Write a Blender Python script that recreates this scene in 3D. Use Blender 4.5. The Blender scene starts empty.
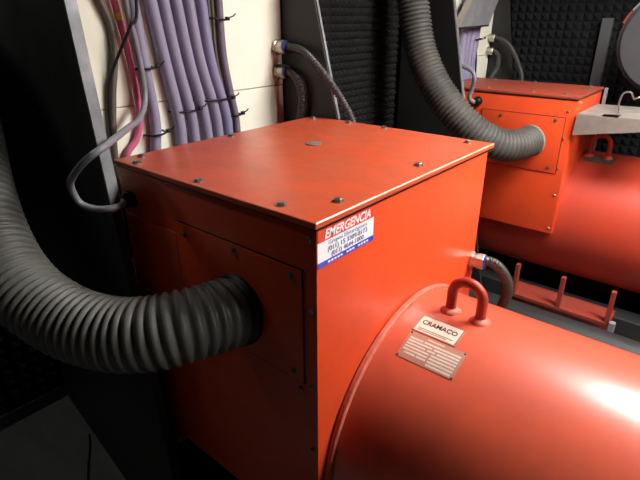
import bpy, bmesh, math, random
from mathutils import Vector, Matrix, noise
random.seed(7)
S = bpy.context.scene
C = bpy.context.collection
PI = math.pi

# ------------------------------------------------------------------ camera
cam_d = bpy.data.cameras.new('camera')
cam = bpy.data.objects.new('camera', cam_d); C.objects.link(cam); S.camera = cam
cam_d.sensor_fit = 'HORIZONTAL'; cam_d.sensor_width = 36.0
cam_d.lens = 504.55 * 36.0 / 640.0
cam_d.clip_start = 0.02; cam_d.clip_end = 50
yaw, pitch, roll = math.radians(130.25014), math.radians(24.1146), math.radians(-0.3012)
f = Vector((math.cos(yaw)*math.cos(pitch), math.sin(yaw)*math.cos(pitch), -math.sin(pitch)))
r = Vector((math.sin(yaw), -math.cos(yaw), 0)); u = r.cross(f)
r2 = math.cos(roll)*r + math.sin(roll)*u; u2 = -math.sin(roll)*r + math.cos(roll)*u
M4 = Matrix((r2, u2, -f)).transposed().to_4x4(); M4.translation = Vector((0.477066, -0.557542, 0.308055))
cam.matrix_world = M4

# ------------------------------------------------------------------ world, exposure
W = bpy.data.worlds.new('world'); S.world = W; W.use_nodes = True
W.node_tree.nodes['Background'].inputs[0].default_value = (0.75, 0.82, 1.0, 1)
W.node_tree.nodes['Background'].inputs[1].default_value = 0.05
S.view_settings.view_transform = 'Standard'; S.view_settings.look = 'None'
S.view_settings.exposure = 0.0; S.view_settings.gamma = 1.0; S.view_settings.use_curve_mapping = False
# ceiling and fill lamps: (x0, x1, y, strength)
# (x0, x1, y0, y1, strength)
LAMPS = [(0.30, 1.42, 0.86, 1.44, 45.0), (1.75, 2.95, 0.74, 0.94, 66.0), (-1.45, -1.15, -0.52, -0.38, 24.0)]  # last one is an added, unseen fill lamp for the floor and nearer hose
CEIL = 1.15; FLOOR = -1.2

# ------------------------------------------------------------------ materials
def srgb(c):
    return tuple((v/255/12.92 if v <= 10 else ((v/255+0.055)/1.055)**2.4) for v in c)
def mat(name, col, rough=0.5, metal=0.0, dirt=None, dirt_amt=0.0, scale=8.0, bump=0.0, bscale=200.0, emit=None, spec=0.5, stretch=(1,1,1), coat=0.0, crough=0.12):
    m = bpy.data.materials.new(name); m.use_nodes = True
    nt = m.node_tree; b = nt.nodes['Principled BSDF']
    b.inputs['Base Color'].default_value = (*col, 1); b.inputs['Roughness'].default_value = rough
    b.inputs['Metallic'].default_value = metal; b.inputs['Specular IOR Level'].default_value = spec
    if coat: b.inputs['Coat Weight'].default_value = coat; b.inputs['Coat Roughness'].default_value = crough
    tc = nt.nodes.new('ShaderNodeTexCoord'); mp = nt.nodes.new('ShaderNodeMapping')
    mp.inputs['Scale'].default_value = stretch
    nt.links.new(tc.outputs['Object'], mp.inputs[0])
    if dirt is not None:
        n = nt.nodes.new('ShaderNodeTexNoise'); n.inputs['Scale'].default_value = scale; n.inputs['Detail'].default_value = 7; n.inputs['Roughness'].default_value = 0.65
        nt.links.new(mp.outputs[0], n.inputs['Vector'])
        rp = nt.nodes.new('ShaderNodeValToRGB'); rp.color_ramp.elements[0].position = 0.38; rp.color_ramp.elements[1].position = 0.72
        nt.links.new(n.outputs[0], rp.inputs[0])
        mu = nt.nodes.new('ShaderNodeMath'); mu.operation = 'MULTIPLY'; mu.inputs[1].default_value = dirt_amt
        nt.links.new(rp.outputs[0], mu.inputs[0])
        mx = nt.nodes.new('ShaderNodeMix'); mx.data_type = 'RGBA'
        mx.inputs[6].default_value = (*col, 1); mx.inputs[7].default_value = (*dirt, 1)
        nt.links.new(mu.outputs[0], mx.inputs[0]); nt.links.new(mx.outputs[2], b.inputs['Base Color'])
        ra = nt.nodes.new('ShaderNodeMath'); ra.operation = 'MULTIPLY_ADD'; ra.inputs[1].default_value = 0.18; ra.inputs[2].default_value = rough
        nt.links.new(mu.outputs[0], ra.inputs[0]); nt.links.new(ra.outputs[0], b.inputs['Roughness'])
    if bump:
        n2 = nt.nodes.new('ShaderNodeTexNoise'); n2.inputs['Scale'].default_value = bscale; n2.inputs['Detail'].default_value = 3
        nt.links.new(mp.outputs[0], n2.inputs['Vector'])
        bp = nt.nodes.new('ShaderNodeBump'); bp.inputs['Strength'].default_value = bump; bp.inputs['Distance'].default_value = 0.002
        nt.links.new(n2.outputs[0], bp.inputs['Height']); nt.links.new(bp.outputs[0], b.inputs['Normal'])
    if emit:
        b.inputs['Emission Color'].default_value = (1.0, 0.975, 0.94, 1); b.inputs['Emission Strength'].default_value = emit
    return m
RED = (0.78, 0.078, 0.018)
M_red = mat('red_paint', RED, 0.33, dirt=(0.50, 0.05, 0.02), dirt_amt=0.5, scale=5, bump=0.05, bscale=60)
M_redtop = mat('dusty_red_paint', (0.62, 0.082, 0.026), 0.36, dirt=(0.38, 0.10, 0.055), dirt_amt=0.65, scale=8, bump=0.06, bscale=60, stretch=(1, 1.5, 1), coat=0.2, crough=0.25)
M_drum = mat('faded_red_paint', (0.66, 0.100, 0.046), 0.34, dirt=(0.40, 0.075, 0.04), dirt_amt=0.7, scale=6, bump=0.05, bscale=60, coat=1.0, crough=0.27)
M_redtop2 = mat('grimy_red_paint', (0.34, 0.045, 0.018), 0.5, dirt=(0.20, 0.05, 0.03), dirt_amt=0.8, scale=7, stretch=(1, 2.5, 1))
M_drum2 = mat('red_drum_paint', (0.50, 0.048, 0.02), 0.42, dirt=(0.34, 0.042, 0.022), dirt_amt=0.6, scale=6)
M_eye = mat('lifting_eye_red', (0.42, 0.035, 0.014), 0.4, dirt=(0.25, 0.03, 0.02), dirt_amt=0.6, scale=30)
M_weld = mat('pale_worn_red', (0.62, 0.16, 0.10), 0.5, dirt=(0.4, 0.08, 0.05), dirt_amt=0.8, scale=60)
M_rail = mat('rail_red', (0.27, 0.035, 0.02), 0.5, dirt=(0.16, 0.035, 0.02), dirt_amt=0.7, scale=14)
M_highlight = mat('painted_edge_highlight', (0.80, 0.52, 0.36), 0.35, dirt=(0.7, 0.2, 0.1), dirt_amt=0.7, scale=14)  # pale colour for the highlight painted on the nearer lid's edge
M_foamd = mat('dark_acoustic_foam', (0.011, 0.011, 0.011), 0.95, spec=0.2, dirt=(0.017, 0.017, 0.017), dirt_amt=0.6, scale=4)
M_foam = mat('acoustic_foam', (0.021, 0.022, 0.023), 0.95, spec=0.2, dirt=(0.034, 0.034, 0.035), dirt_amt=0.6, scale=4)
M_black = mat('black_sheet_steel', (0.013, 0.014, 0.013), 0.5, dirt=(0.022, 0.022, 0.021), dirt_amt=0.7, scale=5)
M_edge = mat('worn_grey_edge', (0.28, 0.28, 0.29), 0.45, metal=0.3, dirt=(0.10, 0.10, 0.11), dirt_amt=0.9, scale=9)
M_cream = mat('cream_panel', (0.87, 0.85, 0.72), 0.55, dirt=(0.74, 0.69, 0.50), dirt_amt=0.5, scale=4)
M_rubber = mat('grey_rubber_hose', (0.062, 0.061, 0.055), 0.48, dirt=(0.12, 0.115, 0.095), dirt_amt=0.8, scale=9, bump=0.15, bscale=120)
M_conduit = mat('dark_flexible_conduit', (0.055, 0.053, 0.052), 0.34, dirt=(0.035, 0.035, 0.035), dirt_amt=0.3, scale=20)
M_gconduit = mat('greasy_flexible_conduit', (0.032, 0.026, 0.019), 0.34, dirt=(0.03, 0.024, 0.018), dirt_amt=0.6, scale=20)
M_lav = mat('lavender_sheath', (0.27, 0.25, 0.36), 0.5, dirt=(0.215, 0.20, 0.28), dirt_amt=0.6, scale=6)
M_blue = mat('blue_lavender_sheath', (0.235, 0.225, 0.37), 0.5, dirt=(0.19, 0.18, 0.29), dirt_amt=0.6, scale=6)
M_mauve = mat('mauve_grey_sheath', (0.17, 0.14, 0.18), 0.5)
M_pink = mat('pink_sheath', (0.62, 0.12, 0.24), 0.45)
M_yellow = mat('yellow_sleeve', (0.65, 0.45, 0.05), 0.5)
M_grey = mat('grey_sheath', (0.22, 0.205, 0.235), 0.42)
M_taupe = mat('taupe_sheath', (0.11, 0.09, 0.07), 0.5)
M_blk = mat('black_plastic', (0.008, 0.008, 0.008), 0.5, spec=0.3)
M_zinc = mat('zinc_plated', (0.50, 0.46, 0.40), 0.30, metal=0.9, dirt=(0.3, 0.28, 0.24), dirt_amt=0.6, scale=40)
M_galv = mat('galvanised_sheet', (0.34, 0.295, 0.26), 0.5, metal=0.3, dirt=(0.25, 0.21, 0.18), dirt_amt=0.8, scale=14)
M_sheet = mat('grey_sheet_metal', (0.32, 0.33, 0.34), 0.42, metal=0.3, dirt=(0.20, 0.20, 0.21), dirt_amt=0.8, scale=12)
M_bolt = mat('oily_bolt_steel', (0.27, 0.24, 0.21), 0.35, metal=0.8)
M_bring = mat('blue_seal', (0.03, 0.05, 0.24), 0.4)
M_white = mat('white_vinyl', (0.85, 0.86, 0.88), 0.35)
M_sred = mat('sticker_red', (0.72, 0.07, 0.035), 0.35)
M_sblue = mat('sticker_blue', (0.03, 0.06, 0.50), 0.35)
M_slight = mat('sticker_pale_blue_ink', (0.25, 0.42, 0.62), 0.4)
M_sink = mat('sticker_dark_blue_ink', (0.06, 0.09, 0.28), 0.4)
M_plate = mat('aluminium_plate', (0.75, 0.70, 0.60), 0.35, metal=0.3, dirt=(0.6, 0.45, 0.33), dirt_amt=0.6, scale=40)
M_platefr = mat('brass_worn_border', (0.30, 0.20, 0.12), 0.4, metal=0.5)
M_ratered = mat('plate_red_ground', (0.46, 0.25, 0.18), 0.4, metal=0.3)
M_ink = mat('black_ink', (0.01, 0.012, 0.012), 0.5)
M_plug = mat('grey_plug', (0.19, 0.15, 0.11), 0.5)
M_floor = mat('grey_floor', (0.13, 0.13, 0.125), 0.6, dirt=(0.085, 0.085, 0.085), dirt_amt=0.8, scale=3, stretch=(1, 4, 1))
M_ceil = mat('grey_ceiling', (0.06, 0.06, 0.06), 0.7)
M_trim = mat('dark_grey_trim', (0.06, 0.062, 0.066), 0.6)
M_post = mat('grey_post', (0.16, 0.165, 0.17), 0.6)
M_drumg = mat('dark_grey_drum', (0.060, 0.062, 0.067), 0.55, dirt=(0.04, 0.04, 0.045), dirt_amt=0.7, scale=8)
M_pipe = mat('black_pipe', (0.012, 0.0125, 0.014), 0.55, dirt=(0.015, 0.015, 0.015), dirt_amt=0.7, scale=6)
M_lamp = mat('lamp_housing', (0.7, 0.7, 0.7), 0.5)
M_dgrey = mat('dull_green_grey_plate', (0.10, 0.10, 0.085), 0.45)

# ------------------------------------------------------------------ helpers
def obj(name, bm, m, parent=None, smooth=None, recalc=True):
    if recalc: bmesh.ops.recalc_face_normals(bm, faces=bm.faces)
    me = bpy.data.meshes.new(name); bm.to_mesh(me); bm.free()
    for mm in (m if isinstance(m, (list, tuple)) else [m]): me.materials.append(mm)
    if smooth is not None:
        me.polygons.foreach_set('use_smooth', [True]*len(me.polygons))
        try: me.set_sharp_from_angle(angle=math.radians(smooth))
        except Exception: pass
    o = bpy.data.objects.new(name, me); C.objects.link(o)
    if parent is not None: o.parent = parent; o.matrix_parent_inverse = Matrix.Translation(-parent_loc(parent))
    return o
def parent_loc(p):
    v = Vector(p.location); q = p.parent
    return v if q is None else v + parent_loc(q) if False else v
def thing(name, label, cat, loc=(0, 0, 0), group=None):
    o = bpy.data.objects.new(name, None); C.objects.link(o); o.location = loc; o.empty_display_size = 0.05
    return tag(o, label, cat, group)
def tag(o, label, cat, group=None):
    o['label'] = label; o['category'] = cat
    if group: o['group'] = group
    return o
def struct(name, bm, m, smooth=None):
    o = obj(name, bm, m, None, smooth); o['kind'] = 'structure'; return o
def new(): return bmesh.new()
def add_box(bm, lo, hi, bev=0.0, seg=2, mi=0):
    r = bmesh.ops.create_cube(bm, size=1.0); vs = r['verts']
    for v in vs:
        v.co = Vector([lo[i] + (v.co[i]+0.5)*(hi[i]-lo[i]) for i in range(3)])
    fs = list({fc for v in vs for fc in v.link_faces})
    for fc in fs: fc.material_index = mi
    if bev:
        es = list({e for v in vs for e in v.link_edges})
        bmesh.ops.bevel(bm, geom=es, offset=bev, segments=seg, profile=0.5, affect='EDGES')
    return bm
def frame(d):
    d = d.normalized(); a = Vector((0, 0, 1)) if abs(d.z) < 0.9 else Vector((1, 0, 0))
    x = d.cross(a).normalized(); return x, d.cross(x).normalized(), d
def add_lathe(bm, prof, p0, d, n=24, mi=0, rot=0.0, cap=True):
    # prof: [(dist along d, radius)]
    x, y, z = frame(Vector(d)); p0 = Vector(p0); rings = []
    for t, rr in prof:
        rings.append([bm.verts.new(p0 + z*t + (x*math.cos(rot+2*PI*k/n) + y*math.sin(rot+2*PI*k/n))*rr) for k in range(n)])
    for a, b in zip(rings, rings[1:]):
        for k in range(n):
            fc = bm.faces.new((a[k], a[(k+1) % n], b[(k+1) % n], b[k])); fc.material_index = mi
    if cap:
        for rg in (rings[0], rings[-1]):
            fc = bm.faces.new(rg); fc.material_index = mi
    return bm
def spline(pts, step):
    P = [Vector(q) for q in pts]; P = [P[0]*2-P[1]] + P + [P[-1]*2-P[-2]]; out = []
    for i in range(1, len(P)-2):
        a, b, c, d = P[i-1:i+3]
        n = max(2, int((c-b).length/ (step*0.25)))
        for k in range(n):
            t = k/n
            out.append(0.5*((2*b) + (c-a)*t + (2*a-5*b+4*c-d)*t*t + (3*b-a-3*c+d)*t**3))
    out.append(P[-2])
    res = [out[0]]; acc = 0
    for a, b in zip(out, out[1:]):
        L = (b-a).length
        while L > 0 and acc + L >= step:
            k = (step-acc)/L; a = a.lerp(b, k); res.append(a.copy()); L = (b-a).length; acc = 0
        acc += L
    if (res[-1]-out[-1]).length > step*0.3: res.append(out[-1])
    return res
def add_sweep(bm, path, rad, n=12, cap=True, mi=0):
    # rad: function(arc length) or number
    T = []
    for i in range(len(path)):
        a = path[max(0, i-1)]; b = path[min(len(path)-1, i+1)]; T.append((b-a).normalized())
    x, y, _ = frame(T[0]); rings = []; s = 0
    for i, p in enumerate(path):
        if i:
            s += (p-path[i-1]).length
            q = T[i-1].rotation_difference(T[i]); x = q @ x
        x = (x - T[i]*x.dot(T[i])).normalized(); yy = T[i].cross(x)
        rr = rad(s) if callable(rad) else rad
        rings.append([bm.verts.new(p + (x*math.cos(2*PI*k/n) + yy*math.sin(2*PI*k/n))*rr) for k in range(n)])
    for a, b in zip(rings, rings[1:]):
        for k in range(n):
            fc = bm.faces.new((a[k], a[(k+1) % n], b[(k+1) % n], b[k])); fc.material_index = mi
    if cap: bm.faces.new(rings[0]); bm.faces.new(rings[-1])
    return bm
def cable_bm(pts, rad, n=12, step=0.012):
    return add_sweep(new(), spline(pts, step), rad, n)
def add_prism(bm, poly, ext):
    # poly: list of 3D points, ext: extrusion vector
    a = [bm.verts.new(Vector(p)) for p in poly]; b = [bm.verts.new(Vector(p)+Vector(ext)) for p in poly]; n = len(a)
    bm.faces.new(a); bm.faces.new(b[::-1])
    for k in range(n): bm.faces.new((a[k], a[(k+1) % n], b[(k+1) % n], b[k]))
    return bm
def text_obj(name, body, size, width, mw, m, parent, shear=0.0, bold=0.0, align='LEFT'):
    cu = bpy.data.curves.new(name, 'FONT'); cu.body = body; cu.size = size; cu.shear = shear; cu.offset = bold
    cu.extrude = 0.0002; cu.align_x = 'LEFT'; cu.align_y = 'BOTTOM_BASELINE'
    to = bpy.data.objects.new(name+'_curve', cu); C.objects.link(to)
    bpy.context.view_layer.update()
    me = bpy.data.meshes.new_from_object(to.evaluated_get(bpy.context.evaluated_depsgraph_get()))
    bpy.data.objects.remove(to); bpy.data.curves.remove(cu)
    xs = [v.co.x for v in me.vertices]; x0, x1 = min(xs), max(xs); k = width/(x1-x0)
    for v in me.vertices: v.co = mw @ Vector(((v.co.x-x0)*k, v.co.y, v.co.z))
    me.materials.clear(); me.materials.append(m); me.name = name
    o = bpy.data.objects.new(name, me); C.objects.link(o)
    o.parent = parent; o.matrix_parent_inverse = Matrix.Translation(-Vector(parent_loc(parent)))
    return o
def hexbolt(name, p, d, parent, rad=0.0072, m=None):
    bm = new()
    add_lathe(bm, [(0, rad*1.55), (0.0012, rad*1.5)], p, d, 16)
    add_lathe(bm, [(0.0012, rad), (0.0052, rad), (0.0062, rad*0.8)], p, d, 6, rot=random.random())
    return obj(name, bm, m or M_bolt, parent, 30)

# ------------------------------------------------------------------ room shell
def foam_grid(bm, o, eu, ev, nrm, nu, nv, pitch, h, tile=10):
    o = Vector(o); eu = Vector(eu); ev = Vector(ev); nrm = Vector(nrm)
    V = {}
    def vert(i, j):
        if (i, j) not in V: V[(i, j)] = bm.verts.new(o + eu*(i*pitch) + ev*(j*pitch))
        return V[(i, j)]
    for i in range(nu):
        for j in range(nv):
            hh = h*(0.85+0.3*random.random())
            if i % tile == 0 or j % tile == 0: hh *= 0.75
            ap = bm.verts.new(o + eu*((i+0.5)*pitch) + ev*((j+0.5)*pitch) + nrm*hh)
            q = [vert(i, j), vert(i+1, j), vert(i+1, j+1), vert(i, j+1)]
            for k in range(4): bm.faces.new((q[k], q[(k+1) % 4], ap))
XW, YF, YN, XR = -1.5, 3.0, -1.9, 3.3
b = new(); add_box(b, (XW-0.1, YN-0.1, FLOOR-0.1), (XR+0.1, YF+0.1, FLOOR)); struct('floor', b, M_floor)
b = new(); add_box(b, (XW-0.1, YN-0.1, CEIL), (XR+0.1, YF+0.1, CEIL+0.1)); struct('ceiling', b, M_ceil)
b = new(); add_box(b, (XW-0.1, YN-0.1, FLOOR), (XW-0.002, YF+0.1, CEIL)); foam_grid(b, (XW, YN, FLOOR+0.06), (0, 1, 0), (0, 0, 1), (1, 0, 0), 98, 45, 0.05, 0.030); struct('wall_left', b, M_foam)
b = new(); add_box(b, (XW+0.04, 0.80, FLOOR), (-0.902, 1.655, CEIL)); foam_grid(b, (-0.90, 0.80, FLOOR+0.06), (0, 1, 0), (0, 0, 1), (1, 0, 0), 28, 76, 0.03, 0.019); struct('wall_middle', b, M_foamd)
b = new(); add_box(b, (XW, YF+0.002, FLOOR), (XR, YF+0.1, CEIL)); foam_grid(b, (XW, YF, FLOOR+0.06), (1, 0, 0), (0, 0, 1), (0, -1, 0), 96, 45, 0.05, 0.020); struct('wall_back', b, M_foam)
b = new(); add_box(b, (XW, YN-0.1, FLOOR), (XR, YN, CEIL)); struct('wall_front', b, M_foam)
b = new(); add_box(b, (XR, YN, FLOOR), (XR+0.1, YF, CEIL)); struct('wall_right', b, M_foam)
b = new(); add_box(b, (XW, YN, FLOOR), (XW+0.02, YF, FLOOR+0.06), 0.003); struct('baseboard_left', b, M_trim)
b = new(); add_box(b, (-0.330, YF-0.065, FLOOR), (-0.272, YF-0.025, 0.28), 0.005); struct('trim_1', b, M_post)

# ------------------------------------------------------------------ ceiling lamps and added fill lamp
for i, (x0, x1, y0, y1, st) in enumerate(LAMPS):
    t = thing('ceiling_or_fill_light', ['long white ceiling lamp above the aisle between the red machines', 'long white ceiling lamp above the far end of the nearer red machine', 'unseen fill lamp added by the foam wall beside the nearer hose'][i], 'lamp', ((x0+x1)/2, (y0+y1)/2, CEIL), 'ceiling and fill lamps')
    b = new(); add_box(b, (x0-0.03, y0-0.015, CEIL-0.05), (x1+0.03, y1+0.015, CEIL), 0.006); obj('housing', b, M_lamp, t)
    b = new(); add_box(b, (x0, y0, CEIL-0.056), (x1, y1, CEIL-0.05)); obj('diffuser', b, mat('lamp_diffuser', (0.9, 0.9, 0.9), 0.5, emit=st), t)

# ------------------------------------------------------------------ cable cabinets on the left wall
def cream_panel(label, y0, y1):
    t = thing('cabinet_panel', label, 'panel', (-0.75, y0, FLOOR), 'cream cabinet panels')
    b = new(); add_box(b, (-0.765, y0, 0.0975), (-0.74, y1, CEIL), 0.002); obj('upper_sheet', b, M_cream, t)
    b = new(); add_box(b, (-0.765, y0, FLOOR), (-0.74, y1, 0.0955), 0.002); obj('lower_sheet', b, M_cream, t)
def black_panel(label, ya, tilt, th, fx, xa, trim_z=FLOOR):
    # upright black sheet whose front edge slopes forward towards the floor
    z0, z1 = FLOOR, CEIL
    Y = lambda x: ya + tilt*((x+0.55)/-0.95)
    t = thing('side_panel', label, 'panel', ((xa+fx(z0))/2, Y((xa+fx(z0))/2), z0), 'black tapered panels')
    b = new()
    add_prism(b, [(xa, Y(xa), z0), (fx(z0), Y(fx(z0)), z0), (fx(z1), Y(fx(z1)), z1), (xa, Y(xa), z1)], (0, th, 0)); obj('sheet', b, M_black, t)
    b = new(); e = 0.005; z0 = trim_z  # grey trim is left off where shade darkens the edge
    add_prism(b, [(fx(z0), Y(fx(z0))-0.001, z0), (fx(z0)+e, Y(fx(z0))-0.001, z0), (fx(z1)+e, Y(fx(z1))-0.001, z1), (fx(z1), Y(fx(z1))-0.001, z1)], (0, th+0.002, 0))
    obj('edge_trim', b, M_edge, t)['label'] = 'worn grey metal front edge'
lin = lambda z0, xx0, z1, xx1: (lambda z: xx0 + (xx1-xx0)*(z-z0)/(z1-z0))
cream_panel('cream panel carrying the big lavender cable bundle behind the nearer machine', -0.015, 0.694)
black_panel('tall black panel with grey edge behind the nearest hose', -0.062, 0.115, 0.022, lin(0.335, -0.584, -0.06, -0.538), XW+0.045, -0.085)
black_panel('narrow black panel with grey edge right of the bright cream panel', 0.697, 0, 0.012, lin(0.346, -0.603, 0.055, -0.527), -0.80)
cream_panel('cream panel partly under a grey metal cover behind the farther machine', 1.66, 2.354)
black_panel('tall black panel with grey edge behind the hose of the farther machine', 1.60, 0.115, 0.015, lin(0.36, -0.614, -0.075, -0.508), -0.872, -0.13)
black_panel('black panel right of the cream strip behind the farther machine', 2.357, 0, 0.012, lin(0.37, -0.66, 0.002, -0.59), -0.80, 0.55)

# ------------------------------------------------------------------ alternators
def curved_plate(bm, x0, x1, ph0, ph1, yc, zc, rr, th, n=10, mi=0):
    ro, ri = [], []
    for k in range(n+1):
        a = math.radians(ph0 + (ph1-ph0)*k/n)
        for lst, R_ in ((ro, rr+th), (ri, rr-0.001)):
            lst.append([bm.verts.new((x, yc+R_*math.sin(a), zc+R_*math.cos(a))) for x in (x0, x1)])
    for k in range(n):
        for q in ((ro[k][0], ro[k][1], ro[k+1][1], ro[k+1][0]), (ri[k][0], ri[k+1][0], ri[k+1][1], ri[k][1]), (ro[k][0], ro[k+1][0], ri[k+1][0], ri[k][0]), (ro[k][1], ri[k][1], ri[k+1][1], ro[k+1][1])):
            bm.faces.new(q).material_index = mi
    bm.faces.new((ro[0][0], ri[0][0], ri[0][1], ro[0][1])).material_index = mi
    bm.faces.new((ro[n][0], ro[n][1], ri[n][1], ri[n][0])).material_index = mi
    return bm
def alternator(label, ox, oy, depth, yc, rr, zc, zb, m_lid, m_drum, lidbolts, facebolts, near):
    # ox, oy: near top corner of the terminal box; box runs to -x (0.62) and +y (depth)
    t = thing('alternator', label, 'generator', (ox+0.3, yc, FLOOR), 'red alternators')
    x0, x1, y0, y1 = ox-0.62, ox, oy, oy+depth
    b = new(); L = (ox-0.604, oy-0.006, 0.0095, ox+0.001, oy+0.688, -0.0025) if near else (x0, y0, 0.0, x1, y1, -0.0125)   # lid: low x, low y, top, high x, high y, underside
    yb = oy+0.664 if near else y1-0.004
    add_box(b, (x0+(0.016 if near else 0.004), y0+0.002, zb), (x1-0.004, yb, L[5]-0.004), 0.002)
    body = obj('terminal_box', b, M_red, t, 40)
    b = new(); add_box(b, (x0+(0.014 if near else 0.002), y0+0.0005, L[5]-0.004), (x1-0.002, yb+0.003, L[5])); obj('gasket', b, M_blk, t)
    b = new(); add_box(b, (L[0], L[1], L[5]), (L[3], L[4], L[2]), 0.003, 4); lid = obj('box_lid', b, m_lid, t, 40)
    if near:
        b = new(); add_prism(b, [(L[3]-0.0018, L[1]+0.003, L[2]+0.0002), (L[3]+0.0002, L[1]+0.003, L[2]-0.0018), (L[3]-0.003, L[1]+0.003, L[2]-0.003)], (0, L[4]-L[1]-0.006, 0)); obj('edge_highlight', b, M_highlight, lid)['label'] = 'pale painted highlight line along the edge'  # thin pale strip painted in as the gleam of the lid edge
    for (lx, ly) in lidbolts: hexbolt('bolt', (ox+lx, oy+ly, L[2]), (0, 0, 1), lid)
    # folded corner strip on the side face, cover panel with its bolts, small inspection plate
    b = new(); add_box(b, (x0+0.225, y0-0.0016, -0.325), (x1-0.036, y0+0.005, -0.088), 0.0006); cov = obj('cover_panel', b, M_red, t, 40)
    b = new(); add_box(b, (x0+0.2225, y0+0.0, -0.3275), (x1-0.0335, y0+0.004, -0.0855)); obj('seam', b, M_blk, cov)['label'] = 'dark gap round the cover panel'
    for (lx, lz) in facebolts[0]: hexbolt('bolt', (ox+lx, y0-0.001, lz), (0, -1, 0), cov, 0.005)
    b = new(); add_box(b, (x0+0.03, y0+0.0002, -0.315), (x0+0.2205, y0+0.005, -0.118), 0.0006); obj('inspection_plate', b, M_red, t, 40)
    for (lx, lz) in facebolts[1]: hexbolt('bolt', (ox+lx, y0+0.004, lz), (0, -1, 0), body, 0.0055)
    for (ly, lz) in facebolts[2]: hexbolt('bolt', (x1-0.004, oy+ly, lz), (1, 0, 0), body, 0.0055, M_zinc)
    # drum
    b = new(); add_lathe(b, [(0, rr-0.02), (0.012, rr), (1.85, rr), (1.862, rr-0.015)], (x0+0.02, yc, zc), (1, 0, 0), 96)
    drum = obj('drum', b, m_drum, t, 40)
    if near:
        b = new(); add_lathe(b, [(0, rr), (0, rr+0.007), (0.002, rr+0.009), (0.011, rr+0.009), (0.013, rr+0.007), (0.013, rr)], (x1-0.002, yc, zc), (1, 0, 0), 96, cap=False)
        obj('flange_ring', b, M_weld, t, 40)
    # skid under the drum
    b = new()
    for sy in (-1, 1):
        add_box(b, (x0-0.02, yc+sy*0.23-0.05, FLOOR), (x0+1.9, yc+sy*0.23+0.05, -0.93), 0.004)
    for xx in (x0+0.03, x0+1.25, x0+1.6):
        add_box(b, (xx, yc-0.26, -0.97), (xx+0.06, yc+0.26, zc-rr*0.55), 0.003)
    obj('skid', b, M_black, t)
    return t, body, lid, drum
NEARLID = [(-0.535, 0.012), (-0.577, 0.050), (-0.321, 0.016), (-0.100, 0.022), (-0.036, 0.098), (-0.044, 0.387), (-0.055, 0.650), (-0.319, 0.668), (-0.443, 0.666), (-0.570, 0.650), (-0.578, 0.320)]
FB = ([(-0.362, -0.11), (-0.06, -0.105), (-0.06, -0.31), (-0.365, -0.31), (-0.21, -0.102)], [(-0.018, -0.026), (-0.018, -0.162), (-0.018, -0.329), (-0.018, -0.485), (-0.045, -0.345)], [])
YC1, ZC1, R1 = 0.336, -0.59, 0.31
A1, body1, lid1, drum1 = alternator('nearer big red generator head with emergency sticker and maker plates', 0, 0, 0.672, YC1, R1, ZC1, -0.755, M_redtop, M_drum, NEARLID, FB, True)
# grey plug on the lid
b = new(); add_lathe(b, [(0, 0.021), (0.002, 0.021), (0.0035, 0.018)], (-0.350, 0.395, 0.0095), (0, 0, 1), 28); obj('plug', b, M_plug, lid1, 30)['label'] = 'flat grey round plug'
# black cable gland on the side face
def black_gland(p, parent):
    b = new(); add_lathe(b, [(0, 0.021), (0.009, 0.021), (0.009, 0.017), (0.018, 0.019), (0.023, 0.014), (0.025, 0.010)], p, (0, -1, 0), 10)
    return obj('cable_gland', b, M_blk, parent, 30)
black_gland((-0.562, 0.004, -0.077), A1)['label'] = 'black plastic cable gland'
# lifting eye
def lifting_eye(xc, yc, ztop, parent, ll=0.088, h=0.085, rb=0.0098, m=M_eye):
    pts = [(xc-ll/2, yc, ztop-0.01), (xc-ll/2, yc, ztop+h*0.35)]
    n = 8
    for k in range(n+1):
        a = PI - PI*k/n
        pts.append((xc+ll/2*math.cos(a), yc, ztop+h-ll/2+ll/2*math.sin(a)))
    pts += [(xc+ll/2, yc, ztop+h*0.35), (xc+ll/2, yc, ztop-0.01)]
    e = obj('lifting_eye', add_sweep(new(), spline(pts, 0.004), rb, 16), m, parent, 60)
    for sx in (-1, 1):
        b = new(); add_lathe(b, [(-0.006, rb*2.1), (0.001, rb*2.0), (0.006, rb*1.5), (0.009, rb*1.02)], (xc+sx*ll/2, yc, ztop), (0, 0, 1), 20); obj('weld', b, M_weld if m is M_eye else m, e, 50)
    return e
lifting_eye(0.121, 0.340, -0.280, A1, 0.067, 0.079, 0.0112)
# maker plates on the drum
b = new(); curved_plate(b, 0.050, 0.147, -17.6, -8.2, YC1, ZC1, R1, 0.0010); pl = obj('name_plate', b, M_platefr, A1)
b = new(); curved_plate(b, 0.0535, 0.1435, -17.1, -8.7, YC1, ZC1, R1, 0.0014); obj('plate_face', b, M_plate, pl)
def on_drum(x, ph, off):
    a = math.radians(ph)
    n = Vector((0, math.sin(a), math.cos(a))); ty = Vector((0, math.cos(a), -math.sin(a))); tx = Vector((1, 0, 0))
    m = Matrix((tx, ty, n)).transposed().to_4x4(); m.translation = Vector((x, YC1, ZC1)) + n*(R1+off)
    return m
text_obj('lettering', 'CRAMACO', 0.0165, 0.078, on_drum(0.0600, -13.0, 0.0019), M_ink, pl, bold=0.0003)
b = new(); curved_plate(b, 0.060, 0.137, -15.6, -15.2, YC1, ZC1, R1, 0.0017, 2); curved_plate(b, 0.060, 0.125, -16.4, -16.1, YC1, ZC1, R1, 0.0017, 2); obj('fine_print', b, M_platefr, pl)
b = new(); curved_plate(b, 0.052, 0.176, -30.2, -18.3, YC1, ZC1, R1, 0.0010); rp = obj('rating_plate', b, M_ratered, A1)
b = new()
ph = -20.6
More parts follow.
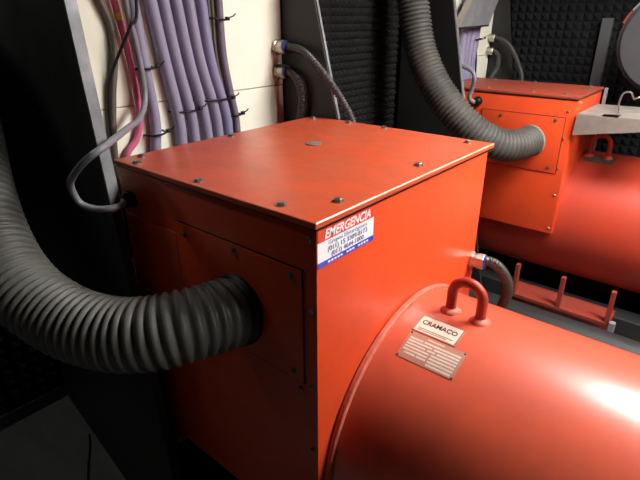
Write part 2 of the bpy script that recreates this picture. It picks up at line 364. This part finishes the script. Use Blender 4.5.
rows = [[(0.058, 0.088), (0.091, 0.170)], [(0.058, 0.112), (0.116, 0.170)], [(0.058, 0.100), (0.104, 0.122), (0.126, 0.170)], [(0.058, 0.112), (0.116, 0.170)], [(0.058, 0.112), (0.116, 0.170)], [(0.064, 0.088), (0.091, 0.112), (0.116, 0.170)], [(0.116, 0.168)]]
for rw in rows:
    for (a, c) in rw: curved_plate(b, a, c, ph-0.85, ph, YC1, ZC1, R1, 0.0015, 2)
    ph -= 1.34
for k in range(9): curved_plate(b, 0.094+k*0.0042, 0.0968+k*0.0042, -19.7, -19.0, YC1, ZC1, R1, 0.0015, 2)
obj('blank_fields', b, M_plate, rp)['label'] = 'rows of pale blank fields'
for (x, phh) in ((0.055, -18.8), (0.173, -18.8), (0.055, -29.7), (0.173, -29.7)):
    b = new(); m = on_drum(x, phh, 0.001); add_lathe(b, [(0, 0.0022), (0.001, 0.0018)], m.translation, m.to_3x3() @ Vector((0, 0, 1)), 10); obj('rivet', b, M_ink, rp)
# emergency sticker on the end face
xs = -0.004
def spl(bm, y0, y1, z0, z1, th): add_box(bm, (xs-0.0005, y0, z0), (xs+th, y1, z1))
b = new(); spl(b, 0.004, 0.163, -0.0768, -0.0085, 0.0006); stk = obj('sticker', b, M_white, A1); stk['label'] = 'white sticker with red header and blue foot band'
b = new(); spl(b, 0.004, 0.163, -0.0305, -0.0085, 0.0009); obj('header_band', b, M_sred, stk)
b = new(); spl(b, 0.004, 0.163, -0.0768, -0.0668, 0.0009); obj('foot_band', b, M_sblue, stk)
def on_face(y, z, off):
    m = Matrix(((0, 1, 0), (0, 0, 1), (1, 0, 0))).transposed().to_4x4(); m.translation = Vector((xs+off, y, z)); return m
text_obj('header_lettering', 'EMERGENCIA', 0.0225, 0.130, on_face(0.021, -0.0270, 0.0013), M_white, stk, shear=0.3, bold=0.0005)
text_obj('lettering', 'Grupos Electrógenos', 0.0115, 0.110, on_face(0.032, -0.0405, 0.0010), M_slight, stk)
text_obj('lettering', '(011) 15 3309-8173', 0.0125, 0.112, on_face(0.030, -0.0525, 0.0010), M_sink, stk)
text_obj('lettering', '(011) 4644-1000', 0.0125, 0.092, on_face(0.040, -0.0640, 0.0010), M_sink, stk)
b = new()
for k in range(14):
    if k in (5, 9): continue
    spl(b, 0.030+k*0.0085, 0.0360+k*0.0085, -0.0735, -0.0703, 0.0013)
obj('foot_lettering', b, M_white, stk)

# farther machine
OX2, OY2, D2 = -0.07, 1.70, 0.40
YC2, ZC2, R2 = 2.025, -0.585, 0.30
LID2 = [(-0.57, 0.03), (-0.40, 0.05), (-0.20, 0.05), (-0.07, 0.06), (-0.03, 0.25), (-0.05, 0.37), (-0.30, 0.37), (-0.5, 0.37)]
FB2 = ([(-0.305, -0.105), (-0.071, -0.100), (-0.068, -0.302), (-0.30, -0.30)], [(-0.03, -0.06), (-0.03, -0.173), (-0.027, -0.302), (-0.02, -0.42), (-0.02, -0.575)], [(0.05, -0.03), (0.06, -0.19), (0.3, -0.2)])
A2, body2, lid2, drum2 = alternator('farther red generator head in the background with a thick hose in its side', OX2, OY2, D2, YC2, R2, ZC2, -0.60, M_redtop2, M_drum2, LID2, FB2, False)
black_gland((-0.49, 1.704, -0.055), A2)['label'] = 'black plastic cable gland'
lifting_eye(-0.006, 1.97, -0.287, A2, 0.078, 0.095, 0.010)
m_ = M_dgrey
b = new()
for k in range(1):
    ro = []
    curved_plate(b, -0.055, 0.065, -21, -8, YC2, ZC2, R2, 0.001)
obj('rating_plate', b, M_dgrey, A2)['label'] = 'dull dark plate'
b = new(); add_box(b, (-0.19, 1.615, -0.918), (0.241, 1.74, -0.90), 0.002); add_box(b, (-0.19, 1.735, -1.15), (0.241, 1.75, -0.90)); obj('base_rail', b, M_rail, A2)
for xx in (-0.168, 0.032, 0.232):
    b = new(); add_box(b, (xx-0.009, 1.615, -0.90), (xx+0.009, 1.640, -0.752), 0.002)
    obj('gusset', b, M_rail, A2)
b = new(); add_box(b, (0.243, 1.600, -1.0), (0.268, 1.625, -0.885), 0.003); obj('skid_post', b, M_edge, A2)['label'] = 'bare grey steel post'

# ------------------------------------------------------------------ corrugated hoses
def hose(name, label, pts, rad, pitch, amp, ring_mat=None, ring=None, rl=1.0):
    path = spline(pts, pitch/6)
    def rf(s):
        ph = (s % pitch)/pitch
        return rad - amp + amp*abs(math.sin(PI*ph))
    t = thing(name, label, 'hose', pts[0], 'thick corrugated hoses')
    obj('tube', add_sweep(new(), path, rf, 36), M_rubber, t, 180)
    if ring:
        b = new(); d = (Vector(pts[1])-Vector(pts[0])).normalized()
        add_lathe(b, [(0.0, rad*0.98), (0.0, rad+ring), (0.010*rl, rad+ring), (0.016*rl, rad*0.98)], Vector(pts[0]), d, 40, cap=False)
        obj('collar', b, ring_mat, t, 40)
    return t
hose('corrugated_hose', 'thick grey corrugated hose curving into the side of the nearer machine',
     [(-0.205, -0.003, -0.228), (-0.209, -0.058, -0.222), (-0.228, -0.115, -0.221), (-0.266, -0.162, -0.229), (-0.323, -0.200, -0.237), (-0.400, -0.233, -0.234), (-0.467, -0.253, -0.220), (-0.527, -0.268, -0.195), (-0.599, -0.273, -0.150), (-0.683, -0.262, -0.083), (-0.772, -0.236, -0.006), (-0.850, -0.206, 0.080), (-0.915, -0.185, 0.165), (-0.985, -0.170, 0.270), (-1.10, -0.165, 0.36), (-1.25, -0.165, 0.42), (-1.455, -0.165, 0.45)],
     0.071, 0.0185, 0.0095, M_blk, 0.004)
hose('corrugated_hose', 'thick grey corrugated hose dropping from above into the farther machine',
     [(-0.228, 1.697, -0.198), (-0.254, 1.60, -0.203), (-0.303, 1.52, -0.192), (-0.379, 1.47, -0.147), (-0.462, 1.45, -0.084), (-0.554, 1.45, 0.002), (-0.625, 1.45, 0.098), (-0.676, 1.45, 0.207), (-0.714, 1.45, 0.359), (-0.738, 1.45, 0.505), (-0.75, 1.45, 0.75), (-0.75, 1.45, CEIL-0.004)],
     0.067, 0.0172, 0.0095, M_galv, 0.0025, 0.45)

# ------------------------------------------------------------------ cables on the cream panel behind the nearer machine
def cable(name, label, pts, rad, m, cat='cable', group=None, n=12):
    return tag(obj(name, cable_bm(pts, rad, n), m, None, 180), label, cat, group)
def yz(x, pts, top=True, bot=-0.30):
    q = [(x, y, z) for y, z in pts]
    if top: q = [(x, pts[0][0], CEIL-0.006), (x, pts[0][0], 0.7)] + q
    if bot is not None: q = q + [(x, pts[-1][0]+0.005, pts[-1][1]-0.12), (x, pts[-1][0]+0.005, bot)]
    return q
G1 = 'lavender conduits behind the nearer machine'
XC = -0.722
cable('conduit', 'lavender conduit beside the pink one, set apart from the other five by a cream gap', yz(XC, [(0.170, 0.383), (0.171, 0.341), (0.178, 0.206), (0.188, 0.057), (0.178, -0.032)]), 0.0145, M_lav, 'conduit', G1)
cable('conduit', 'leftmost of the five side by side lavender conduits on the cream panel', yz(XC, [(0.216, 0.385), (0.219, 0.341), (0.240, 0.190), (0.261, 0.052), (0.262, -0.037)]), 0.0165, M_lav, 'conduit', G1)
cable('conduit', 'second from the left of the five side by side lavender conduits', yz(XC, [(0.253, 0.386), (0.256, 0.342), (0.275, 0.200), (0.303, 0.053), (0.307, -0.017)]), 0.0155, M_lav, 'conduit', G1)
cable('conduit', 'middle one of the five side by side lavender conduits', yz(XC, [(0.289, 0.387), (0.294, 0.342), (0.314, 0.198), (0.345, 0.061), (0.354, -0.026)]), 0.0155, M_lav, 'conduit', G1)
cable('conduit', 'fourth from the left of five side by side lavender conduits, beside the bluest', yz(XC, [(0.329, 0.389), (0.332, 0.343), (0.351, 0.195), (0.386, 0.056), (0.394, -0.033)]), 0.0155, M_lav, 'conduit', G1)
cable('conduit', 'bluest lavender conduit, rightmost of the five side by side', yz(XC, [(0.369, 0.391), (0.373, 0.344), (0.387, 0.193), (0.424, 0.051), (0.432, -0.025)]), 0.0155, M_blue, 'conduit', G1)
cable('conduit', 'mauve grey conduit at the right end of the bundle on the cream panel', yz(-0.727, [(0.440, 0.393), (0.438, 0.345), (0.440, 0.190), (0.468, 0.031), (0.471, -0.021)]), 0.011, M_mauve, 'conduit')
cable('cable', 'thin taupe cable just left of the mauve grey conduit', yz(-0.735, [(0.421, 0.344), (0.421, 0.191), (0.4545, 0.013)]), 0.0045, M_taupe, 'cable')
cable('cable', 'thin taupe cable against the bluest lavender conduit', yz(-0.735, [(0.408, 0.344), (0.408, 0.192), (0.444, 0.021)]), 0.0045, M_taupe, 'cable')
pk = thing('conduit', 'bright pink conduit left of the lavender bundle', 'conduit', (-0.725, 0.14, 0.0))
obj('sheath', cable_bm(yz(-0.725, [(0.126, 0.381), (0.126, 0.340), (0.136, 0.276), (0.144, 0.197), (0.149, 0.113), (0.147, 0.063), (0.130, 0.015), (0.093, -0.030)]), 0.0082), M_pink, pk, 180)
b = new(); add_lathe(b, [(-0.008, 0.0092), (0.008, 0.0092)], (-0.725, 0.131, 0.306), (0, 0.14, -1), 16); obj('sleeve', b, M_yellow, pk)['label'] = 'yellow sleeve'
cable('cable', 'wide taupe cable at the left end of the cream panel', yz(-0.73, [(0.087, 0.380), (0.093, 0.340), (0.110, 0.287), (0.106, 0.210), (0.085, 0.121), (0.066, -0.011)]), 0.0085, M_taupe, 'cable')
cable('cable', 'thin black cable crossing the pink conduit on the cream panel', [(-0.680, 0.165, CEIL-0.006), (-0.680, 0.163, 0.7), (-0.680, 0.156, 0.341), (-0.683, 0.130, 0.280), (-0.722, 0.088, 0.178), (-0.728, 0.071, 0.099), (-0.728, 0.064, -0.018), (-0.728, 0.064, -0.3)], 0.0038, M_blk, 'cable')
cable('cable', 'grey cable looping round the black panel into the gland of the nearer machine',
      [(-0.700, 0.136, CEIL-0.006), (-0.700, 0.136, 0.7), (-0.698, 0.140, 0.341), (-0.698, 0.148, 0.264), (-0.698, 0.154, 0.195), (-0.692, 0.150, 0.118), (-0.655, 0.105, 0.079), (-0.580, 0.030, 0.078), (-0.482, -0.077, 0.074), (-0.490, -0.118, 0.051), (-0.545, -0.128, 0.008), (-0.568, -0.125, -0.021), (-0.572, -0.112, -0.058), (-0.545, -0.097, -0.069), (-0.518, -0.083, -0.067), (-0.510, -0.063, -0.067), (-0.522, -0.044, -0.070), (-0.547, -0.029, -0.075), (-0.561, -0.022, -0.077)], 0.0074, M_grey, 'cable')
cable('cable', 'thin black cable lying on the floor at the foot of the black panel', [(-1.19, 0.0, FLOOR+0.004), (-1.13, -0.028, FLOOR+0.004), (-1.05, -0.075, FLOOR+0.004), (-0.975, -0.112, FLOOR+0.004), (-0.86, -0.15, FLOOR+0.004)], 0.004, M_blk, 'cable')
def tie(label, ya, za, yb, zb, x0=-0.742, x1=-0.7035, tail=0.012):
    # a band lying over the cables from (ya, za) to (yb, zb) with a small head at one end
    b = new(); n = 10; pts = []
    for k in range(n+1):
        s = k/n; bulge = math.sin(PI*s)**0.35
        pts.append((x0+0.004+(x1-x0)*bulge, ya+(yb-ya)*s, za+(zb-za)*s))
    add_sweep(b, spline(pts, 0.006), 0.0028, 8)
    add_box(b, (x1-0.004, yb-0.010, zb-0.001), (x1+0.005, yb+0.001, zb+0.009), 0.001)
    add_sweep(b, [Vector((x1, yb-0.003, zb+0.005)), Vector((x1+0.006, yb+tail*0.6, zb+0.010)), Vector((x1+0.008, yb+tail, zb+0.016))], 0.0018, 6)
    return tag(obj('cable_tie', b, M_blk, None, 60), label, 'cable tie', 'black cable ties')
tie('black cable tie round the lavender conduit set apart beside the pink one, higher of two', 0.148, 0.186, 0.209, 0.186)
tie('black cable tie round the set apart lavender conduit just above the red lid', 0.160, 0.018, 0.216, 0.022)
tie('black cable tie low on the two leftmost of the five side by side lavender conduits', 0.244, 0.068, 0.328, 0.066)
tie('black cable tie round the three rightmost lavender conduits', 0.328, 0.088, 0.450, 0.082)
tie('black cable tie at the top of the mauve grey conduit', 0.392, 0.300, 0.456, 0.294, x1=-0.712, tail=0.02)
tie('black cable tie low on the mauve grey conduit', 0.436, 0.030, 0.490, 0.030, x1=-0.712)

# flexible conduits with metal fittings
def flex(label, pts, rad, fit_p, fit_d, m, group, blue=True, kf=1.15):
    t = thing('flexible_conduit', label, 'conduit', fit_p, group)
    pitch = 0.0085
    obj('tube', add_sweep(new(), spline(pts, pitch/6), lambda s: rad - 0.0012 + 0.0012*math.cos(2*PI*s/pitch), 16), m, t, 180)
    d = Vector(fit_d).normalized(); p = Vector(fit_p)
    b = new(); k = rad/0.0125*kf
    add_lathe(b, [(0, 0.021*k), (0.006*k, 0.021*k), (0.007*k, 0.019*k)], p, d, 6, rot=0.3)
    add_lathe(b, [(0.007*k, 0.0165*k), (0.016*k, 0.0165*k)], p, d, 20)
    add_lathe(b, [(0.016*k, 0.019*k), (0.030*k, 0.019*k), (0.032*k, 0.017*k)], p, d, 8, rot=0.1)
    fo = obj('fitting', b, M_zinc, t, 30)
    if blue:
        b = new(); add_lathe(b, [(0.032*k, 0.0165*k), (0.0355*k, 0.0158*k)], p, d, 20); obj('seal_ring', b, M_bring, fo, 30)
    return t
GF = 'flexible conduits beside the cream panels'
flex('upper dark flexible conduit leaving the cream panel behind the nearer machine', [(-0.712, 0.673, 0.214), (-0.690, 0.673, 0.215), (-0.640, 0.672, 0.208), (-0.590, 0.669, 0.181), (-0.520, 0.682, 0.110), (-0.470, 0.706, 0.024), (-0.450, 0.716, -0.05), (-0.445, 0.72, -0.20), (-0.445, 0.72, -0.6)], 0.0125, (-0.735, 0.669, 0.213), (1, 0, 0.04), M_conduit, GF)
flex('lower dark flexible conduit leaving the cream panel behind the nearer machine', [(-0.712, 0.672, 0.139), (-0.690, 0.672, 0.140), (-0.662, 0.672, 0.126), (-0.645, 0.672, 0.098), (-0.640, 0.677, 0.055), (-0.648, 0.674, 0.0), (-0.656, 0.672, -0.08), (-0.66, 0.672, -0.30), (-0.66, 0.672, -0.6)], 0.0125, (-0.735, 0.669, 0.138), (1, 0, 0.04), M_conduit, GF)
flex('upper grey flexible conduit leaving the cream panel behind the farther machine', [(-0.712, 2.330, 0.184), (-0.69, 2.330, 0.183), (-0.64, 2.31, 0.168), (-0.595, 2.29, 0.140), (-0.55, 2.295, 0.070), (-0.525, 2.32, -0.012), (-0.52, 2.33, -0.12), (-0.52, 2.335, -0.30)], 0.0125, (-0.740, 2.330, 0.183), (1, 0, 0), M_conduit, GF, False)
flex('lower grey flexible conduit leaving the cream panel behind the farther machine', [(-0.712, 2.328, 0.117), (-0.69, 2.326, 0.115), (-0.670, 2.326, 0.09), (-0.668, 2.320, 0.031), (-0.68, 2.275, -0.03), (-0.69, 2.26, -0.12), (-0.69, 2.26, -0.5)], 0.0125, (-0.740, 2.328, 0.117), (1, 0, 0), M_conduit, GF, False)
flex('greasy brown flexible conduit with bright fitting at the right edge of the nearer box', [(0.026, 0.652, -0.300), (0.040, 0.658, -0.299), (0.056, 0.675, -0.312), (0.072, 0.705, -0.350), (0.078, 0.735, -0.405), (0.065, 0.755, -0.467), (0.03, 0.77, -0.56), (0.0, 0.78, -0.75), (0.0, 0.78, FLOOR+0.02)], 0.0150, (-0.004, 0.648, -0.303), (1, 0.08, 0.06), M_gconduit, None, True, 0.95)

# ------------------------------------------------------------------ cables and cover of the farther cabinet
G2 = 'lavender conduits behind the farther machine'
for i, (lb, pts) in enumerate((
    ('lavender conduit under the grey cover, leftmost by the farther black panel', [(1.961, 0.256), (1.966, 0.140), (1.955, -0.029)]),
    ('lavender conduit under the grey cover, second from the farther black panel', [(2.010, 0.255), (2.006, 0.114), (1.998, -0.034)]),
    ('lavender conduit under the grey cover, third from the farther black panel', [(2.060, 0.25), (2.048, 0.11), (2.041, -0.04)]),
    ('lavender conduit under the grey cover, nearest the bare cream strip', [(2.110, 0.244), (2.092, 0.11), (2.085, -0.04)]))):
    cable('conduit', lb, yz(-0.718, pts), 0.0198, M_lav if i % 2 == 0 else M_blue, 'conduit', G2)
cable('cable', 'thin black cable hanging on the bare cream strip of the farther cabinet', [(-0.735, 2.150, 0.3), (-0.735, 2.150, 0.19), (-0.735, 2.185, 0.079), (-0.735, 2.195, -0.035), (-0.735, 2.195, -0.3)], 0.0045, M_blk)
tie('black cable tie round the lavender conduits of the farther cabinet', 2.06, 0.185, 2.165, 0.187, x1=-0.692)
cable('cable', 'grey cable looping from the farther black panel into the farther machine', [(-0.69, 1.86, 0.10), (-0.64, 1.74, 0.098), (-0.552, 1.640, 0.094), (-0.508, 1.625, 0.084), (-0.484, 1.62, 0.058), (-0.497, 1.64, 0.007), (-0.508, 1.645, -0.033), (-0.499, 1.655, -0.052), (-0.490, 1.664, -0.055)], 0.0095, M_grey)
t = thing('cover_plate', 'slanted grey sheet metal cover over the cables of the farther cabinet', 'metal cover', (-0.68, 1.95, 0.25))
b = new(); add_prism(b, [(-0.655, 1.776, 0.250), (-0.655, 2.108, 0.256), (-0.655, 2.30, 0.52), (-0.655, 2.05, 0.52)], (-0.004, 0, 0)); obj('front_sheet', b, M_sheet, t)
b = new(); add_prism(b, [(-0.655, 1.776, 0.250), (-0.655, 2.108, 0.256), (-0.655, 2.108, 0.248), (-0.655, 1.776, 0.242)], (-0.035, 0, 0)); obj('lower_lip', b, M_black, t)
b = new(); add_prism(b, [(-0.652, 1.772, 0.250), (-0.652, 1.780, 0.250), (-0.652, 2.054, 0.52), (-0.652, 2.046, 0.52)], (-0.035, 0, 0)); obj('folded_edge', b, M_galv, t)['label'] = 'bright folded metal edge'

# ------------------------------------------------------------------ around the farther machine
t = thing('bracket', 'pale galvanised tapering bracket fixed to the end of the farther machine', 'bracket', (-0.05, 1.7, -0.1))
b = new(); add_prism(b, [(-0.062, 1.69, -0.066), (0.30, 1.69, -0.060), (0.30, 1.69, -0.085), (-0.066, 1.69, -0.150)], (0, 0.004, 0)); obj('front_flange', b, M_galv, t)
b = new()
add_prism(b, [(-0.062, 1.694, -0.066), (0.022, 1.694, -0.066), (0.022, 1.76, -0.066), (0.085, 1.76, -0.064), (0.085, 1.694, -0.064), (0.30, 1.694, -0.060), (0.30, 2.0, -0.060), (-0.062, 2.0, -0.066)], (0, 0, 0.003)); obj('top_flange', b, M_galv, t)
b = new(); add_box(b, (-0.064, 2.085, -0.30), (-0.052, 2.105, -0.004), 0.001); obj('upright_strip', b, M_sheet, t)
b = new(); pts = [(0.070, 1.78, -0.057), (0.05, 1.84, -0.03), (0.045, 1.92, 0.0), (0.065, 1.96, 0.0), (0.085, 1.93, -0.02), (0.10, 1.90, -0.012), (0.13, 1.92, -0.002), (0.16, 1.95, -0.03), (0.17, 1.97, -0.057)]
tag(obj('wire_loop', cable_bm(pts, 0.004, 8, 0.006), M_zinc, None, 180), 'bright twisted wire loop standing on the galvanised bracket', 'wire')
t = thing('drum_housing', 'round dark grey drum at the upper right beyond the farther machine', 'drum', (0.16, 2.35, 0.19))
b = new(); add_lathe(b, [(0, 0.205), (0.01, 0.215), (0.28, 0.215), (0.29, 0.2)], (0.143, 2.20, 0.19), (0, 1, 0), 64); obj('drum', b, M_drumg, t, 40)
b = new(); add_lathe(b, [(0.02, 0.214), (0.02, 0.224), (0.05, 0.224), (0.05, 0.214)], (0.143, 2.20, 0.19), (0, 1, 0), 64, cap=False); obj('rim_band', b, M_drumg, t, 40)
def arc_band(a0, a1, m, nm):
    b = new(); c = Vector((0.143, 0, 0.19)); q = []
    for k in range(9):
        a = math.radians(a0+(a1-a0)*k/8); d = Vector((math.cos(a), 0, math.sin(a)))
        q.append([b.verts.new(c+d*rr+Vector((0, y, 0))) for rr, y in ((0.223, 2.212), (0.231, 2.212), (0.231, 2.255), (0.223, 2.255))])
    for e, g in zip(q, q[1:]):
        for k in range(4): b.faces.new((e[k], e[(k+1) % 4], g[(k+1) % 4], g[k]))
    b.faces.new(q[0]); b.faces.new(q[-1]); obj(nm, b, m, t)['label'] = nm.replace('_', ' ')
arc_band(147, 161, M_rail, 'red_band_piece'); arc_band(112, 146, M_edge, 'pale_band_piece')
b = new()
for sx in (-0.1, 0.1): add_box(b, (0.168+sx-0.02, 2.3, 0.36), (0.168+sx+0.02, 2.34, CEIL), 0.003)
obj('hanger', b, M_black, t)
t = thing('pipe', 'black pipe running between the two red machines behind the nearer drum', 'pipe', (0.2, 1.35, FLOOR))
b = new(); add_lathe(b, [(0, 0.066), (0.006, 0.07), (2.2, 0.07), (2.206, 0.066)], (-0.9, 1.34, -0.858), (1, 0, 0), 40); obj('tube', b, M_pipe, t, 40)
for xx in (-0.75, 1.1):
    b = new(); add_box(b, (xx-0.02, 1.30, FLOOR), (xx+0.02, 1.38, -0.924), 0.003); obj('stand', b, M_black, t)
